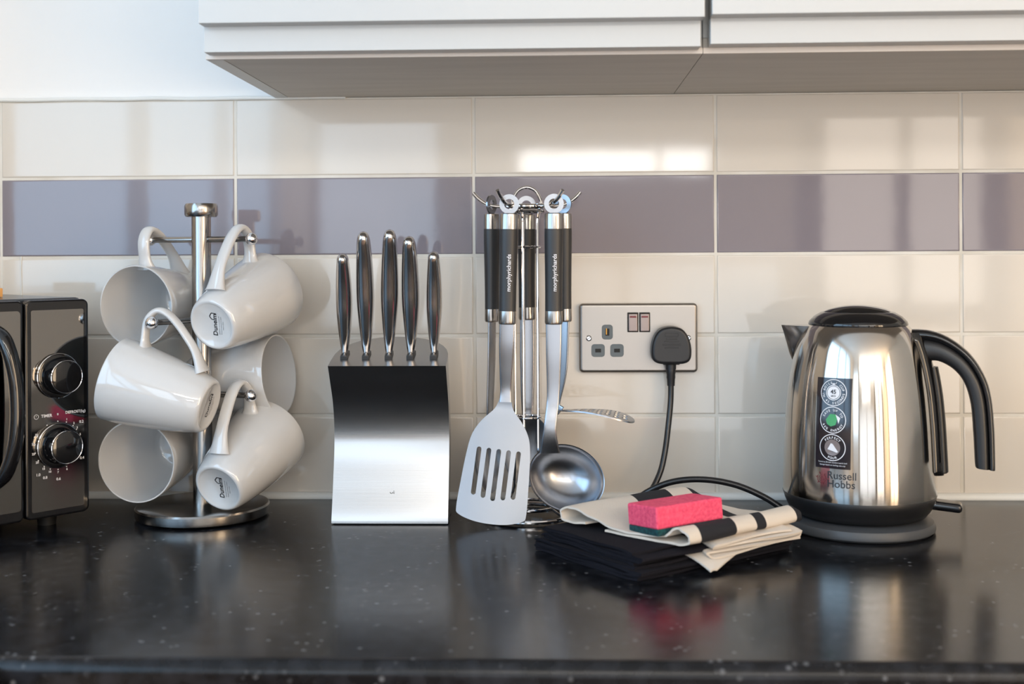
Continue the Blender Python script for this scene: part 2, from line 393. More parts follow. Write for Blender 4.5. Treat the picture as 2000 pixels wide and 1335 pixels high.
cabinet('white wall cabinet cut by the right edge above the kettle', .2496, .85, .0022, False)

# ------------------------------------------------------------------ mug tree and mugs
TX, TY = -.3130, -.103
tree = thing('mug_tree', 'brushed steel mug tree with round base holding six white mugs', 'mug tree', (TX, TY, 0))
MB().lathe([(0, .0012), (.074, .0012), (.0765, .003), (.077, .006), (.077, .0125), (.0755, .0145), (.072, .0152), (0, .0156)], 64).build('base', M_STEEL, tree)
MB().lathe([(0, .015), (.0112, .015), (.0112, .352), (0, .352)], 32).build('pole', M_STEEL, tree)
MB().lathe([(0, .350), (.0175, .350), (.0192, .3525), (.0192, .3625), (.0178, .3655), (0, .3662)], 48).build('cap', M_STEEL, tree)
ARMS = [((.93, -.37), .3235, .068), ((-.97, .24), .3235, .066), ((-.47, -.883), .2300, .074), ((.50, .866), .2300, .062), ((.93, -.37), .1435, .066), ((-.97, .24), .1435, .066)]
for d, z, L in ARMS:
    a = MB().cyl((d[0] * .009, d[1] * .009, z), (d[0] * L, d[1] * L, z), .0035, n=14).build('arm', M_STEEL, tree)
    MB().sphere((d[0] * (L + .003), d[1] * (L + .003), z), .0072, 24, 16).build('ball_end', M_CHROME, a)

MH = .114
def mug_proto():
    m = thing('mug', 'x', 'mug', (0, 0, 0), 0, 'white mugs hanging on the mug tree')
    prof = [(0, .0022), (.0235, .0022), (.0252, .0008), (.0272, 0), (.0292, .0010), (.0312, .0045), (.0340, .014), (.0378, .032), (.0418, .055), (.0452, .080), (.0474, .102), (.0480, .1125),
            (.0476, MH), (.0462, .1138), (.0454, .110), (.0424, .080), (.0388, .055), (.0346, .032), (.0306, .014), (.0282, .0085), (.024, .0062), (0, .0058)]
    out = []
    for i, p in enumerate(prof): out.append(p)
    MB().lathe(out, 72).build('body', M_CHINA, m, ang=60)
    path = catmull([(.0430, 0, .0900), (.0560, 0, .0935), (.0740, 0, .0950), (.0860, 0, .0880), (.0880, 0, .0780), (.0820, 0, .0640), (.0690, 0, .0470), (.0540, 0, .0310), (.0345, 0, .0180)], 6)
    n = len(path); rr = []
    for i in range(n):
        t = i / (n - 1); rr.append(.0052 + .0036 * (max(0, 1 - t / .14) ** 2) + .0042 * (max(0, (t - .82) / .18) ** 2))
    MB().tube(path, rr, 20, flat=(1.45, .78), up=(0, 1, 0)).build('handle', M_CHINA, m)
    # printed mark on the foot, reading across the base
    pm = MB()
    def put(t, M): pm.add([M @ v for v in t.v], t.f)
    B = T_((0, 0, .0019)) @ Ry(180) @ Rz(172)
    put(text_mb('Dunelm', .0082, .00018), B @ T_((0, -.0030, 0)))
    for a, b in (((.0058, .0008), (.0092, .0038)), ((.0092, .0038), (.0134, .0012)), ((.0134, .0012), (.0134, -.0052))):
        A_, B_ = Vector((*a, 0)), Vector((*b, 0)); nn = (B_ - A_).normalized().cross(Vector((0, 0, 1))) * .00055
        put(MB().add([A_ - nn, B_ - nn, B_ + nn, A_ + nn], [(0, 1, 2, 3)]), B)
    for k, s in enumerate(('Dishwasher and microwave safe', 'Designed exclusively for home', 'Made in China')):
        put(text_mb(s, .0017), B @ T_((0, -.0084 - .0026 * k, 0)))
    pm.build('printed_mark', M_INK, m, smooth=False)
    return m
m0 = mug_proto()
def frame(a, h=(0, 0, 1)):
    a = Vector(a).normalized(); h = Vector(h); h = (h - a * h.dot(a)).normalized(); y = a.cross(h)
    return Matrix(((h.x, y.x, a.x), (h.y, y.y, a.y), (h.z, y.z, a.z)))
def copy_tree(root):
    r = root.copy(); COL.objects.link(r)
    for ch in root.children:
        c = ch.copy(); COL.objects.link(c); c.parent = r
        for g in ch.children:
            q = g.copy(); COL.objects.link(q); q.parent = c
    return r
MUGS = [((-.24, -.97, -.03), (-.97, .15), .064, .3225, (.0790, 0, .078), 'white mug at top left of the tree, open mouth towards the viewer'),
        ((.34, .87, .30), (.93, -.42), .054, .3225, (.0790, 0, .078), 'white mug at top right of the tree with printed base showing'),
        ((-.955, .10, .26), (-.45, -.89), .067, .2300, (.0790, 0, .082), 'white mug lying sideways at mid height in front of the pole'),
        ((.96, -.2, .1), (.58, .866), .055, .2320, (.0790, 0, .070), 'white mug behind the pole with its mouth turned to the right'),
        ((-.16, -.98, -.02), (-.97, .15), .066, .1435, (.0790, 0, .076), 'lowest white mug on the left, mouth open towards the viewer'),
        ((.30, .86, .40), (.92, -.46), .053, .1435, (.0790, 0, .078), 'lowest white mug on the right with printed base showing above steel foot')]
for i, (a, arm, t, z, loc, lab) in enumerate(MUGS):
    o = m0 if i == 0 else copy_tree(m0)
    F = frame(a); P = Vector((TX + arm[0] * t, TY + arm[1] * t, z - .0035 + .0075)) - F @ Vector(loc)
    o.matrix_world = T_(P) @ F.to_4x4(); o['label'] = lab

# ------------------------------------------------------------------ knife block and knives
KB = (-.0870, -.147)
kb = thing('knife_block', 'curved brushed steel knife block with five knives standing in it', 'knife block', (KB[0], KB[1], 0))
def block():
    # side outline (y, z): front S-curve from the foot up to the top edge, then the sloping top and the back
    front = catmull([(0, 0, .0015), (.0016, 0, .010), (.0115, 0, .044), (.0205, 0, .080), (.0215, 0, .105), (.0135, 0, .135), (-.0050, 0, .164), (-.0160, 0, .1805)], 8)
    mb = MB(); rings = []
    wid = lambda z: .0661
    nb = 18
    for p in front:
        y, z = p.x, p.z; hw = wid(z); ring = []
        back = .082 - .012 * math.sin(PI * min(1, z / .18))
        k = (z / .1805); zt = lambda yy: z + (.026 * max(0, (yy - y)) / .098 * (k ** 6))
        ring.append(Vector((-hw, y, z))); ring.append(Vector((hw, y, z)))
        for j in range(nb + 1):
            a = PI * j / nb; x = hw * math.cos(a) ; yy = y + .018 + (back - y - .018) * (abs(math.sin(a)) ** .75)
            ring.append(Vector((x, yy, zt(yy))))
        rings.append(ring)
    mb.loft(rings); return mb
block().build('body', M_STEELH, kb, ang=40)
MB().box((-.064, .003, .0), (.064, .06, .0016)).build('foot_pad', M_BLKD, kb)
pm = text_mb('yi', .0085); pm.xf(T_((.002, .0082, .034)) @ Rx(106)); pm.build('etched_mark', mat('etch', lin(150, 146, 142), .5, .6), kb, smooth=False)
TOPZ = lambda y: .1805 + .026 * (y + .016) / .098
KN = [(-.1395, 'leftmost', .121, .0088, 'short steel-handled paring knife, leftmost of the five knives'), (-.1147, '', .1455, .0098, 'steel-handled knife second from the left in the block'),
      (-.0889, '', .148, .0100, 'tallest steel-handled knife in the middle of the block'), (-.0636, '', .140, .0098, 'steel-handled knife second from the right in the block'),
      (-.0372, '', .122, .0088, 'short steel-handled knife, rightmost of the five knives')]
for kx, _, L, hw, lab in KN:
    y0 = .016; z0 = TOPZ(y0)
    k = thing('kitchen_knife', lab, 'knife', (kx, KB[1] + y0, z0), 0, 'knives in the steel block')
    lean = math.radians(13 + random.uniform(-1, 1)); yaw = math.radians(random.uniform(-5, 5)); tilt = math.radians(1.2 if kx < -.09 else 1.6)
    k.rotation_euler = (lean, tilt + random.uniform(-.01, .01), yaw)
    # handle axis along local z; x = thickness seen from the front, y = broad side
    prof = [(0, .25, .32), (.05, .42, .46), (.13, .60, .62), (.25, .80, .82), (.42, .98, 1.0), (.58, 1.0, 1.0), (.75, .92, .94), (.88, .80, .9), (.95, .70, .84), (.985, .52, .66), (1.0, .2, .3)]
    rings = []
    P = catmull([(t, a, b) for t, a, b in prof], 5)
    for t, a, b in P:
        yo = .004 * math.sin(PI * t) - .004 * (t ** 3)
        rings.append([Vector((hw * a * math.copysign(abs(math.cos(q)) ** .8, math.cos(q)), yo + .0125 * b * math.copysign(abs(math.sin(q)) ** .8, math.sin(q)), L * t)) for q in [2 * PI * j / 24 for j in range(24)]])
    h = MB().loft(rings).build('handle', M_POL, k, ang=60)
    MB().box((-.0042, -.0100, -.004), (.0042, .0115, .0035), .0012).build('blade_collar', M_BLKM, k)
    MB().box((-.0009, -.0075, -.09), (.0009, .0095, .004), .0003).build('blade', M_STEEL, k)
    MB().sphere((0, -.0104, L * .905), .0026, 12, 8, (1, .6, 1)).build('rivet', M_BLKD, h)

# ------------------------------------------------------------------ utensil stand and utensils
SX, SY = .0686, -.1
st = thing('utensil_stand', 'chrome wire utensil carousel with radiating hooks and ring base', 'utensil stand', (SX, SY, 0))
TOP = .3595
def circ(r, z, n=40, cx=0, cy=0): return [(cx + r * math.cos(2 * PI * k / n), cy + r * math.sin(2 * PI * k / n), z) for k in range(n)]
MB().tube(circ(.0525, .0035, 64), .0026, 10, closed=True).build('base_ring', M_CHROME, st)
MB().tube(circ(.034, .0125, 48), .0020, 10, closed=True).build('inner_ring', M_CHROME, st)
MB().tube(circ(.0215, TOP, 40), .0026, 10, closed=True).build('top_ring', M_CHROME, st)
MB().tube(circ(.0205, TOP - .0055, 40), .0018, 8, closed=True).build('top_ring', M_CHROME, st)
MB().tube(circ(.0150, .3125, 32), .0015, 8, closed=True).build('tie_ring', M_CHROME, st)
MB().tube(circ(.0150, .115, 32), .0015, 8, closed=True).build('tie_ring', M_CHROME, st)
for k in range(5):
    a = math.radians(-108 + 72 * k); c, s = math.cos(a), math.sin(a)
    pts = catmull([(c * .019, s * .019, TOP - .002), (c * .0165, s * .0165, TOP - .012), (c * .0150, s * .0150, TOP - .03), (c * .0150, s * .0150, .2), (c * .0150, s * .0150, .06), (c * .019, s * .019, .026), (c * .034, s * .034, .0125), (c * .0525, s * .0525, .004)], 6)
    MB().tube(pts, .0016, 8).build('upright', M_CHROME, st)
arch = catmull([(-.0165, 0, TOP), (-.0160, 0, TOP + .008), (-.010, 0, TOP + .0185), (0, 0, TOP + .0225), (.010, 0, TOP + .0185), (.0160, 0, TOP + .008), (.0165, 0, TOP)], 6)
MB().tube(arch, .0019, 10).build('lifting_loop', M_CHROME, st)
for k, hk in enumerate((0, 58, 122, 180, 240, 312)):
    a = math.radians(hk); c, s = math.cos(a), math.sin(a)
    f = 1.0
    pts = catmull([(c * .021, s * .021, TOP + .001), (c * .034, s * .034, TOP + .0004), (c * .046, s * .046, TOP + .003), (c * .056, s * .056, TOP + .0095), (c * .0625, s * .0625, TOP + .0165)], 6)
    MB().tube(pts, .0022, 10).build('hook', M_CHROME, st)

def bar(path, widths, thick, up):
    # a flat steel strap: path points, half widths along 'up', half thickness
    P = [Vector(p) for p in path]; rings = []
    for i, p in enumerate(P):
        t = (P[min(i + 1, len(P) - 1)] - P[max(i - 1, 0)]).normalized(); a = Vector(up); a = (a - t * a.dot(t)).normalized(); b = t.cross(a)
        th = thick[i] if isinstance(thick, (list, tuple)) else thick
        rings.append([p + a * (widths[i] * math.copysign(abs(math.cos(q)) ** .35, math.cos(q))) + b * (th * math.copysign(abs(math.sin(q)) ** .6, math.sin(q))) for q in [2 * PI * j / 20 for j in range(20)]])
    return MB().loft(rings)
def utensil(name, label, ang, rad, zr, tilt, neck_end, head, txt=True, neck_w=(.0085, .0088, .0078, .0062), scale=1.0, lean=(0, 0)):
    """hangs from a hook: local x to the right when facing the utensil's front (-y), z down the handle is negative"""
    a = math.radians(ang)
    u = thing(name, label, 'utensil', (SX + rad * math.cos(a), SY + rad * math.sin(a), zr), 0, 'kitchen utensils on the wire stand')
    u.rotation_euler = (lean[0], lean[1], math.radians(tilt))
    s = scale
    # hanging eye
    eye = MB(); n = 36; ri, ro, th = .0058 * s, .0112 * s, .0011
    R4 = []
    for k in range(n):
        q = 2 * PI * k / n; c_, s_ = math.cos(q), math.sin(q)
        R4.append([Vector((ro * c_, -th, ro * s_)), Vector((ro * c_, th, ro * s_)), Vector((ri * c_, th, ri * s_)), Vector((ri * c_, -th, ri * s_))])
    eye.loft(R4, closed=True); eye.build('hanging_eye', M_BLADE, u, ang=30)
    z0, z1, z2, z3 = -.0105 * s, -.0285 * s, -.1215 * s, -.1365 * s
    def sec(z, wx, wy, n=28): return [Vector((wx * math.cos(2 * PI * k / n), wy * math.sin(2 * PI * k / n), z)) for k in range(n)]
    MB().loft([sec(z0, .0085, .0065), sec(z0 - .001, .0104, .0083), sec(z0 - .004, .0108, .0086), sec(z1, .0108, .0086)]).build('end_cap', M_STEEL, u, ang=40)
    g = [(z1, .0106, .0086), (z1 - .012, .0107, .0087), ((z1 + z2) / 2, .0101, .0082), (z2 + .02, .0098, .0078), (z2, .0098, .0078)]
    grip = MB().loft([sec(z, a_, b_) for z, a_, b_ in [tuple(p) for p in catmull(g, 5)]]).build('grip', M_GRIP, u)
    MB().loft([sec(z2, .0100, .0080), sec(z3 + .003, .0102, .0082), sec(z3 + .0008, .0098, .0078), sec(z3, .0088, .0068)]).build('ferrule', M_STEEL, u, ang=40)
    if txt:
        t = text_mb('morphyrichards', .0066, .00010); mm = Matrix(((0, -1, 0, .0012), (0, 0, -1, 0), (1, 0, 0, (z1 + z2) / 2 - .003), (0, 0, 0, 1)))
        t.xf(mm); t.v = [Vector((v.x, -.0080 * math.sqrt(max(.05, 1 - (v.x / .0099) ** 2)) - .0006, v.z)) for v in t.v]
        t.build('lettering', M_WHITE, grip, smooth=False)
    # neck from the ferrule to the head
    nz = catmull([(0, 0, z3 + .004)] + [tuple(p) for p in neck_end], 6)
    m_ = len(nz); ws = []
    for i in range(m_):
        t = i / (m_ - 1) * (len(neck_w) - 1); k = min(int(t), len(neck_w) - 2); f_ = t - k; ws.append(neck_w[k] * (1 - f_) + neck_w[k + 1] * f_)
    bar(nz, ws, .0013, (1, 0, 0)).build('neck', M_BLADE, u, ang=50)
    head(u)
    return u

def slotted_plate(u):
    # turner blade: outline with five slots, slightly dished; local x/z, facing -y
    bm = bmesh.new()
    outl = catmull([(-.0068, 0, -.222), (-.011, 0, -.234), (-.0235, 0, -.248), (-.0325, 0, -.264), (-.0362, 0, -.285), (-.0385, 0, -.318), (-.0395, 0, -.344), (-.0365, 0, -.3515), (-.020, 0, -.3565), (0, 0, -.358), (.020, 0, -.3565), (.0365, 0, -.3515), (.0395, 0, -.344), (.0385, 0, -.318), (.0362, 0, -.285), (.0325, 0, -.264), (.0235, 0, -.248), (.011, 0, -.234), (.0068, 0, -.222)], 4)
    loops = [[(p.x, p.z) for p in outl]]
    for k in range(5):
        cx = -.0225 + .01125 * k; L0, L1 = -.2775, -.3335 + .004 * abs(k - 2) * .5; r = .0027; sl = []
        for j in range(9): q = PI * j / 8; sl.append((cx + r * math.cos(q), L0 - r + r * math.sin(q)))
        for j in range(9): q = PI + PI * j / 8; sl.append((cx + r * math.cos(q), L1 + r + r * math.sin(q)))
        loops.append(sl)
    es = []
    for lp in loops:
        v = [bm.verts.new((x, 0, z)) for x, z in lp]
        for i in range(len(v)): es.append(bm.edges.new((v[i], v[(i + 1) % len(v)])))
    bmesh.ops.triangle_fill(bm, edges=es, use_beauty=True, use_dissolve=False)
    yb = lambda x, z: .0085 - .036 * max(0, (-z - .232)) / .128 + .002 * (x / .04) ** 2
    r = bmesh.ops.extrude_face_region(bm, geom=bm.faces[:]); ext = {g for g in r['geom'] if isinstance(g, bmesh.types.BMVert)}
    for v in bm.verts: v.co.y = yb(v.co.x, v.co.z) + (.0011 if v in ext else 0)
    MB().bm(bm).xf(T_((-.001, 0, -.2225)) @ Ry(6) @ T_((.0, 0, .222))).build('slotted_blade', mat('turner_steel', lin(142, 147, 155), .42, 1), u, ang=30)
def ladle_bowl(u):
    # hemispherical bowl with rolled rim, mouth facing forward and to the right
    prof = [(0, -.027), (.012, -.0258), (.023, -.0215), (.032, -.0145), (.0385, -.006), (.0412, .0005), (.0425, .0012), (.0428, .0000), (.0400, -.0068), (.0332, -.0157), (.0238, -.0228), (.0124, -.0272), (0, -.0284)]
    b = MB().lathe(prof, 56); b.v = [Vector((v.x, v.y * .84, v.z)) for v in b.v]
    b.xf(T_((.0150, .003, -.3110)) @ Ry(22) @ Rz(0) @ Rx(74) @ Matrix.Scale(1.04, 4)); b.build('bowl', M_BLADE, u, ang=50)
def spoon_head(u):
    b = MB().lathe([(0, -.012), (.012, -.0110), (.022, -.0075), (.0285, -.0015), (.0298, 0), (.0285, -.0002), (.0216, -.0062), (.0118, -.0096), (0, -.0106)], 40)
    b.v = [Vector((v.x, v.y * 1.45, v.z)) for v in b.v]; b.xf(T_((0, .006, -.293)) @ Rx(84)); b.build('spoon_bowl', M_BLADE, u, ang=50)
def masher(u):
    # perforated plate across the end of the shank
    bm = bmesh.new(); n = 40
    loops = [[(.052 * math.cos(2 * PI * k / n), .036 * math.sin(2 * PI * k / n)) for k in range(n)]]
    for i in range(-4, 5):
        for j in range(-2, 3):
            x, y = i * .0105 + (.005 if j % 2 else 0), j * .0125
            if (x / .046) ** 2 + (y / .031) ** 2 < 1: loops.append([(x + .0034 * math.cos(2 * PI * k / 10), y + .0044 * math.sin(2 * PI * k / 10)) for k in range(10)])
    es = []
    for lp in loops:
        v = [bm.verts.new((x, y, 0)) for x, y in lp]
        for i in range(len(v)): es.append(bm.edges.new((v[i], v[(i + 1) % len(v)])))
    bmesh.ops.triangle_fill(bm, edges=es, use_beauty=True, use_dissolve=False)
    r = bmesh.ops.extrude_face_region(bm, geom=bm.faces[:])
    for g in r['geom']:
        if isinstance(g, bmesh.types.BMVert): g.co.z = -.0016
    for v in bm.verts: v.co.z -= .010 * (v.co.x / .052) ** 2 * (1 if v.co.x > 0 else .3)
    MB().bm(bm).xf(T_((.0310, .010, -.2385)) @ Rx(-5)).build('perforated_head', M_BLADE, u, ang=30)
utensil('slotted_turner', 'steel slotted turner with dark grip hanging at the front left of the stand', 240, .038, .3612, 0, [(-.0005, .002, -.16), (-.001, .006, -.19), (-.0010, .009, -.212), (-.0010, .0085, -.226)], slotted_plate, neck_w=(.0088, .0086, .0072, .0062, .0070), lean=(.0, .022))
utensil('ladle', 'steel ladle with dark grip and shiny bowl at the front right of the stand', 312, .0475, .3612, 0, [(0, .001, -.17), (-.0005, .004, -.22), (-.004, .001, -.255), (-.004, .006, -.283)], ladle_bowl, neck_w=(.0092, .0086, .0070, .0070, .0120), lean=(.0, .008))
utensil('serving_spoon', 'steel serving spoon hanging at the back of the stand behind the wires', 92, .036, .3625, 4, [(0, .001, -.18), (0, .003, -.225), (0, .004, -.255)], spoon_head, txt=False)
utensil('solid_spoon', 'steel spoon seen edge-on at the far left of the wire stand', 180, .041, .3622, 64, [(0, .001, -.18), (0, .003, -.225), (0, .004, -.255)], spoon_head, txt=False)
utensil('skimmer', 'steel skimmer with flat perforated head jutting right behind the ladle', 0, .042, .3622, -28, [(0, 0, -.17), (-.002, 0, -.20), (-.010, 0, -.232), (-.004, 0, -.2405)], masher, txt=False, neck_w=(.0075, .006, .005, .005, .006))

# ------------------------------------------------------------------ socket, plug, cable
so = thing('double_socket', 'brushed steel double power socket with two dark rocker switches', 'socket', (.2032, -.0003, .2000))
def plate(): return MB().prism(rrect(-.0729, .0729, -.04275, .04275, .0050, 6), 0, -.009, .0034, 4)
plate().build('face_plate', M_PLATE, so, ang=40)
YF = -.0090
for x in (-.0067, .0078):
    MB().prism(rrect(x - .0068, x + .0068, .0078 - .0005, .0312 + .0005, .0008), YF - .0002, YF + .002).build('switch_recess', M_BLKD, so)
    r = MB().box((x - .0058, YF - .0035, .0082), (x + .0058, YF + .001, .0305), .0012, 3)
    r.v = [Vector((v.x, v.y - .0016 * (.02 - v.z) / .012 * (1 if v.y < YF - .001 else 0) * .6, v.z)) for v in r.v]
    rk = r.build('rocker_switch', mat('rocker_steel', lin(118, 108, 106), .3, 1), so)
    MB().box((x - .0040, YF - .0046, .0255), (x + .0040, YF - .0020, .0275), .0003).build('red_mark', M_RED, rk)
def insert(x, z, w, h, sw, sh, contact=False):
    i = MB().prism(rrect(x - w / 2, x + w / 2, z - h / 2, z + h / 2, .0038), YF - .0006, YF + .002, .0003, 1).build('socket_insert', M_INSERT, so)
    MB().prism(rrect(x - sw / 2, x + sw / 2, z - sh / 2, z + sh / 2, .0004, 2), YF - .0009, YF + .001).build('pin_slot', M_BLKD, i)
    if contact: MB().box((x - .0016, YF - .0011, z - .003), (x - .0006, YF, z + .0046)).build('contact', M_BRASS, i)
insert(-.0382, .0075, .0135, .0182, .0050, .0088, True); insert(-.0497, -.0152, .0165, .0158, .0072, .0046); insert(-.0264, -.0152, .0165, .0158, .0072, .0046)
for x in (-.0610, .0612):
    s = MB().lathe([(0, .0012), (.0022, .0012), (.0036, .0002), (.0038, -.001), (0, -.001)], 24).xf(T_((x, YF, 0)) @ Rx(90)).build('screw', M_CHROME, so)
    MB().box((-.0028, -.0004, -.0004), (.0028, .0004, .0014)).xf(T_((x, YF, 0)) @ Rx(90) @ Rz(35)).build('screw_slot', M_BLKD, s)
pl = thing('plug', 'black three-pin plug pushed into the right side of the socket', 'plug', (.2418, YF - .0002, .1925))
po = catmull([(-.0225, 0, -.0175), (-.0242, 0, -.006), (-.0215, 0, .008), (-.0145, 0, .0185), (-.005, 0, .0222), (.005, 0, .0222), (.0145, 0, .0185), (.0215, 0, .008), (.0242, 0, -.006), (.0225, 0, -.0175), (.0150, 0, -.0222), (0, 0, -.0228), (-.0150, 0, -.0222)], 5, closed=True)
MB().prism([(p.x, p.z) for p in po], 0, -.0245, .0035, 4).build('body', M_PLUG, pl, ang=50)
sl = MB()
for z, w, h in ((.013, .016, .0042), (.0085, .013, .0022), (.005, .018, .0018), (.001, .022, .0016), (-.0025, .017, .0016)):
    sl.box((-w / 2, -.0248, z - h / 2), (w / 2, -.0244, z + h / 2), .0002, 1)
sl.build('moulded_lettering', mat('plug_relief', (.016, .016, .018), .5), pl)
MB().prism([(-.0098, -.0238), (.0098, -.0238), (.0098, -.0215), (-.0098, -.0215)], -.004, -.020, .0008, 1).build('neck_flange', M_PLUG, pl)
MB().loft([[Vector((w * math.cos(q), -.012 + w * math.sin(q), z)) for q in [2 * PI * k / 20 for k in range(20)]] for z, w in ((-.022, .0066), (-.030, .0064), (-.0302, .0056), (-.034, .0058), (-.036, .0053), (-.040, .0055), (-.042, .0050), (-.050, .0046))]).build('strain_relief', M_PLUG, pl, ang=30)
cpts = [(.2418, -.0212, .148), (.2412, -.0225, .125), (.2380, -.028, .098), (.2330, -.036, .066), (.2260, -.043, .040), (.2130, -.052, .018), (.1960, -.066, .0055), (.1800, -.084, .0040), (.1735, -.104, .0045), (.1830, -.114, .012), (.2040, -.118, .031), (.2330, -.122, .0440), (.2670, -.127, .0478), (.3020, -.132, .0430), (.3330, -.139, .0310), (.3560, -.146, .0170), (.3680, -.1500, .0105)]
cb = MB().tube(catmull(cpts, 8), .0036, 12).build('power_cable', M_CABLE)
tag(cb, 'black cable running from the plug and arching over to the kettle base', 'cable')

# ------------------------------------------------------------------ kettle
KX, KY = .4355, -.155
KROT = -18
kt = thing('kettle', 'polished steel jug kettle with black handle, lid and switch', 'kettle', (KX, KY, .0), math.radians(KROT))
kbse = thing('power_stand', 'dark grey round power base standing under the steel kettle', 'power base', (KX, KY, 0))
MB().lathe([(0, .001), (.078, .001), (.0805, .003), (.0808, .006), (.0785, .0115), (.072, .0145), (.060, .0155), (0, .0155)], 72).build('base_plate', M_GREYP, kbse)
MB().lathe([(0, 0), (.074, 0), (.074, .002), (0, .002)], 48).build('foot_ring', M_BLKD, kbse)
BODY = [(.0818, .0400), (.0820, .048), (.0816, .065), (.0806, .090), (.0792, .118), (.0768, .147), (.0738, .168), (.0700, .187), (.0652, .2045), (.0590, .2175), (.0530, .2245)]
bcur = catmull([(r, 0, z) for r, z in BODY], 6)
def body_r(z):
    for a, b in zip(bcur, bcur[1:]):
        if a.z <= z <= b.z: t = (z - a.z) / (b.z - a.z); return a.x * (1 - t) + b.x * t
    return bcur[-1].x
MB().lathe([(p.x, p.z) for p in bcur] + [(.0515, .2252), (0, .2254)], 96).build('body', M_KETTLE, kt, ang=40)
MB().lathe([(0, .0165), (.066, .0165), (.0712, .0185), (.0765, .0250), (.0800, .0330), (.0822, .0405), (.0818, .0412), (0, .0412)], 96).build('lower_band', M_BLKM, kt, ang=50)
lid = MB().lathe([(.0528, .2236), (.0536, .2252), (.0524, .2285), (.0470, .2340), (.0400, .2380), (.0370, .2390), (.0350, .2385), (0, .2380)], 72).build('lid', M_BLKG, kt, ang=50)
gp = catmull([(-.040, 0, .2370), (-.030, 0, .2415), (-.012, 0, .2452), (.008, 0, .2455), (.028, 0, .2420), (.040, 0, .2370)], 6)
rg = []
for i, p in enumerate(gp):
    t = i / (len(gp) - 1); hw = .004 + .030 * math.sin(PI * (.06 + .88 * t))
    rg.append([Vector((p.x, hw, .2365)), Vector((p.x, hw * .8, .2365 + (p.z - .2365) * .75)), Vector((p.x, hw * .4, p.z)), Vector((p.x, -hw * .4, p.z)), Vector((p.x, -hw * .8, .2365 + (p.z - .2365) * .75)), Vector((p.x, -hw, .2365))])
MB().loft(rg).build('lid_grip', M_BLKG, lid, ang=60)
# spout: a V-lip on the side away from the handle
sp = MB(); rr = []
for z, rx, hy in ((.184, .0715, .005), (.192, .0745, .0100), (.204, .0775, .0155), (.2165, .0810, .0200), (.2230, .0830, .0220)):
    rin = body_r(z) - .006
    rr.append([Vector((-rin, -hy, z)), Vector((-(rin + (rx - rin) * .55), -hy * .62, z)), Vector((-rx, -hy * .12, z)), Vector((-rx, hy * .12, z)), Vector((-(rin + (rx - rin) * .55), hy * .62, z)), Vector((-rin, hy, z))])
sp.loft(rr).build('spout', M_POL, kt, ang=40)
# handle: curved grip with a glossy outer strip, and the column on the body
S_ = .972
HO = [(.0560, .2205), (.0775, .2195), (.0985, .2115), (.1195, .1950), (.1340, .1725), (.1408, .1500), (.1438, .1170), (.1446, .0770), (.1442, .0720)]
HI = [(.0560, .1850), (.0760, .1865), (.0880, .1858), (.1025, .1775), (.1130, .1635), (.1194, .1415), (.1219, .1100), (.1234, .0790), (.1245, .0735)]
ho = catmull([(x * S_, 0, z) for x, z in HO], 6); hi = catmull([(x * S_, 0, z) for x, z in HI], 6)
def handle_loft(f0, f1, hy, pw):
    rg = []; N = len(ho)
    for i in range(N):
        o_, i_ = ho[i], hi[i]; a = i_ + (o_ - i_) * f0; b = i_ + (o_ - i_) * f1; c = (a + b) / 2; h = (b - a) / 2
        e = 1.0
        if i > N - 4: e = (1, .96, .86, .62)[i - (N - 4)]
        rg.append([c + h * e * math.copysign(abs(math.cos(q)) ** pw, math.cos(q)) + Vector((0, hy * e * math.copysign(abs(math.sin(q)) ** pw, math.sin(q)), 0)) for q in [2 * PI * k / 24 for k in range(24)]])
    return MB().loft(rg)
hd = handle_loft(0, .72, .0128, .7).build('handle', M_BLKM, kt, ang=50)
handle_loft(.66, 1.0, .0122, .75).build('handle_outer_strip', M_BLKG, hd, ang=50)
rg = []
for z in [.0635, .064, .0655, .068] + [.07 + .01 * k for k in range(13)] + [.198, .206, .212, .2175]:
    r = body_r(z); hw = .0185 if z > .068 else .0185 * (.55 + .45 * (z - .0635) / .0045)
    ring = []
    for k in range(13):
        ph = -1 + 2 * k / 12; an = ph * hw / r; ring.append(Vector(((r + .0075 * (1 - abs(ph) ** 3)) * math.cos(an), (r + .0075 * (1 - abs(ph) ** 3)) * math.sin(an), z)))
    for k in range(13):
        ph = 1 - 2 * k / 12; an = ph * hw / r; ring.append(Vector(((r - .004) * math.cos(an), (r - .004) * math.sin(an), z)))
    rg.append(ring)
MB().loft(rg).build('handle_column', M_BLKG, kt, ang=50)
rg = []
for z in [.0655, .067] + [.07 + .01 * k for k in range(12)]:
    r = body_r(z) + .0065; e = .7 if z < .066 else 1
    rg.append([Vector((r + .0055 * e * math.cos(q), .0085 * e * math.sin(q), z)) for q in [2 * PI * k / 16 for k in range(16)]])
MB().loft(rg).build('column_ridge', M_BLKM, kt, ang=50)
sw = MB().box((.074, -.0110, .0265), (.112, .0110, .0365), .0042, 4)
sw.v = [Vector((v.x * S_ * .985, v.y, v.z - .002 * (v.x > .1))) for v in sw.v]; sw.build('switch_lever', M_BLKG, kt)
